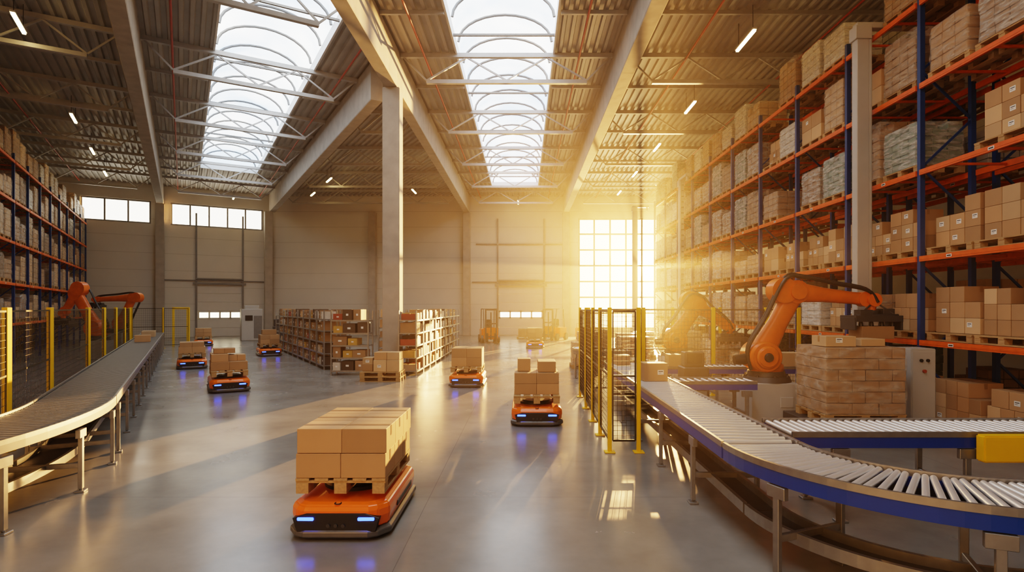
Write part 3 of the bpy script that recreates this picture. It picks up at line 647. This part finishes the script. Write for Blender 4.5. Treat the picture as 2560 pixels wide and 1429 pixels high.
ob('cabinet_door',MB().box((0,-.253,.78),(.38,.01,1.34)).mesh('cdr',[M['grey']],.004),par=r)
swm=MB().cyl((0,0,0),(0,-.025,0),.028).mesh('sw',[M['black']])
for x in(-.05,.06): ob('switch',swm,(x,-.257,1.3),par=r)
ob('emergency_button',MB().cyl((0,-.257,1.12),(0,-.29,1.12),.03).mesh('eb',[M['cred']]),par=r)
r=ob('machine_console',MB().box((0,0,.5),(.5,.5,1.0)).box((0,.05,1.15),(.4,.3,.3)).mesh('mcon',[M['dark']],.02),(3.45,11.6,0),label='dark control console beside the roller conveyor',cat='machine'); ob('screen',MB().box((0,-.107,1.17),(.3,.012,.2)).mesh('scr',[M['black']]),par=r)
for x,y,i in((3.6,18.8,0),(6.3,15.7,3),(6.4,18.2,6),(3.9,21.,0),(6.3,22.,4),(2.6,22.5,0),(2.9,15.6,7),(2.2,20.8,3),(3.2,24.5,0),(5.2,25.,6)): wload((x,y,0),0,i,group='wrapped pallet loads on the floor')
def mast(x,y,h,ax=1.2,rz=0.):
    r=ob('lift_mast',None,(x,y,0),rz,label='tall grey steel lift mast with top arm beside the rack',cat='mast',group='grey lift masts')
    b=MB().box((-.03,0,h/2),(.26,.2,h)).box((0,0,.02),(.36,.36,.04)).box((.13,-.07,h/2),(.06,.05,h)); mc=ob('mast_column',b.mesh('mc',[M['grey']],.012),par=r)
    b=MB()
    for i in range(int(h/.25)): b.box((.12,.03,.2+i*.25),(.06,.1,.03))
    ob('rack_teeth',b.mesh('rt',[M['dark']]),par=mc,kind='stuff')
    b=MB().box((-.15+ax/2,0,h+.06),(ax,.18,.12)).box((-.03,0,h-.1),(.34,.26,.28)).cyl((ax-.25,0,h),(ax-.25,0,h-.2),.06); ob('top_arm',b.mesh('ta',[M['grey']],.01),par=r)
mast(7.1,11.95,8.03,1.5); mast(7.1,25.7,7.9,1.2,R90); mast(6.9,35.4,8.4,1.0)

# forklifts
def forklift(loc,rz,lb):
    r=ob('forklift',None,loc,rz,label=lb,cat='forklift')
    b=MB().loft([[(x,y,z) for x,y in((-.5,.1),(.5,.1),(.5,1.2),(.35,1.45),(-.35,1.45),(-.5,1.2))] for z in(.2,.85)]); b.box((0,-.2,.35),(.9,.7,.25)); b.box((0,-.45,.7),(.9,.15,.5)); ob('body',b.mesh('b',[M['agv']],.03,2),par=r)
    b=MB()
    for x in(-.42,.42): b.bar((x,-.45,.9),(x,-.2,2.1),.05,.05); b.bar((x,1.0,.85),(x,.85,2.1),.05,.05); b.bar((x,-.2,2.1),(x,.85,2.1),.05,.05)
    for k in range(6): b.bar((-.42,-.2+k*.21,2.1),(.42,-.2+k*.21,2.1),.04,.03)
    ob('overhead_guard',b.mesh('g',[M['dark']]),par=r)
    b=MB()
    for x in(-.33,.33): b.box((x,-.62,1.1),(.08,.12,2.0))
    for z in(.4,1.2,2.05): b.box((0,-.62,z),(.7,.08,.08))
    b.cyl((0,-.6,.2),(0,-.6,1.9),.04); mm=ob('mast',b.mesh('m',[M['dark']]),par=r)
    fk=MB().box((0,-1.2,.09),(.12,1.05,.04)).box((0,-.7,.35),(.12,.05,.55)).mesh('f',[M['black']])
    for x in(-.25,.25): ob('fork',fk,(x,0,0),par=mm)
    ob('seat',MB().box((0,.35,.92),(.45,.45,.14)).box((0,.58,1.18),(.45,.12,.5)).mesh('s',[M['seat']],.04,2),par=r)
    w=MB().cyl((-.09,0,0),(.09,0,0),.24,n=20).mesh('wheel',[M['black']])
    for x in(-.48,.48):
        for y in(-.3,1.1): ob('wheel',w,(x,y,.24),par=r)
    ob('steering_wheel',MB().tube([(.16*math.cos(t),.0+.16*math.sin(t),0) for t in[i*math.pi/8 for i in range(17)]],.015).mesh('sw',[M['black']]),(0,-.12,1.18),par=r,rot=(.6,0,0))
forklift((-2.15,35.6,0),.2,'orange forklift with overhead guard parked near the doors'); forklift((1.9,38.2,0),-.5,'orange forklift parked near the large window')
pallet((.1,40.0,0),0,group='wooden pallets on the floor'); pile(Matrix.Translation((.1,40.0,0)),0,0,.146,2,1,2,.5,.6,.28,0,.3,'boxes near the doors')
r=ob('equipment_trolley',None,(4.0,38.8,0),.2,label='small orange equipment trolley by the window',cat='trolley'); ob('trolley_body',MB().box((0,0,.5),(.9,.6,.7)).mesh('tb',[M['agv']],.06,2),par=r)
wm=MB().cyl((-.03,0,0),(.03,0,0),.12,n=14).mesh('w',[M['black']])
for x in(-.35,.35):
    for y in(-.22,.22): ob('wheel',wm,(x,y,.12),par=r)
ob('handle',MB().tube([(-.3,.3,.8),(-.3,.45,1.1),(.3,.45,1.1),(.3,.3,.8)],.02).mesh('h',[M['dark']]),par=r)
r=ob('machine_cabinet',MB().box((0,0,1.05),(1.3,1.0,2.1)).box((0,-.1,2.2),(.9,.6,.25)).mesh('mcab',[M['grey']],.03),(-18.3,38.2,0),TH,label='tall grey machine cabinet beside the loading door',cat='machine'); ob('screen',MB().box((-.2,-.51,1.5),(.45,.03,.35)).mesh('scr',[M['black']],.01),par=r); ob('cabinet_door',MB().box((.35,-.51,.9),(.5,.02,1.5)).mesh('cd2',[M['galvd']],.01),par=r)
r=ob('machine_console',MB().box((0,0,.5),(1.1,.8,1.0)).box((0,.2,1.2),(1.0,.3,.5)).mesh('mcon',[M['dark']],.03),(-15.4,36.3,0),TH,label='dark machine console next to the shelving',cat='machine'); ob('screen',MB().box((0,.04,1.2),(.5,.02,.3)).mesh('scr2',[M['black']]),par=r)
ob('service_gantry',MB().box((-.35,0,1.1),(.12,.4,2.2)).box((.35,0,1.1),(.12,.4,2.2)).box((0,0,2.15),(.82,.4,.12)).mesh('sg',[M['yellow']],.01),L(38.,-.1),TH,label='yellow upright light-curtain frame by the conveyor end',cat='machine')

# ------------------------------------------------------------ light: low sun beyond the big window, dusty air
sun=bpy.data.lights.new('low_sun','POINT'); sun.energy=9e5; sun.color=(1,.49,.15); sun.shadow_soft_size=.16
so=bpy.data.objects.new('low_sun',sun); COL.objects.link(so); so.location=(15.6,75,7.4)
w=bpy.data.worlds.new('w'); SC.world=w; w.use_nodes=True; n=w.node_tree.nodes; l=w.node_tree.links; bg=n['Background']
bg.inputs[0].default_value=(1,.75,.45,1); bg.inputs[1].default_value=1.
v=n.new('ShaderNodeVolumeScatter'); v.inputs['Color'].default_value=(1,.86,.66,1); v.inputs['Density'].default_value=.0009; v.inputs['Anisotropy'].default_value=.82; l.new(v.outputs[0],n['World Output'].inputs['Volume'])
SC.view_settings.view_transform='Filmic'; SC.view_settings.look='High Contrast'; SC.view_settings.exposure=.68
cam=bpy.data.cameras.new('cam'); cam.lens=20; cam.sensor_width=36; cam.shift_x=-30/2560; cam.shift_y=53.5/2560; cam.clip_end=300
co=bpy.data.objects.new('cam',cam); COL.objects.link(co); co.location=(0,0,2.2); co.rotation_euler=(math.pi/2,0,0); SC.camera=co
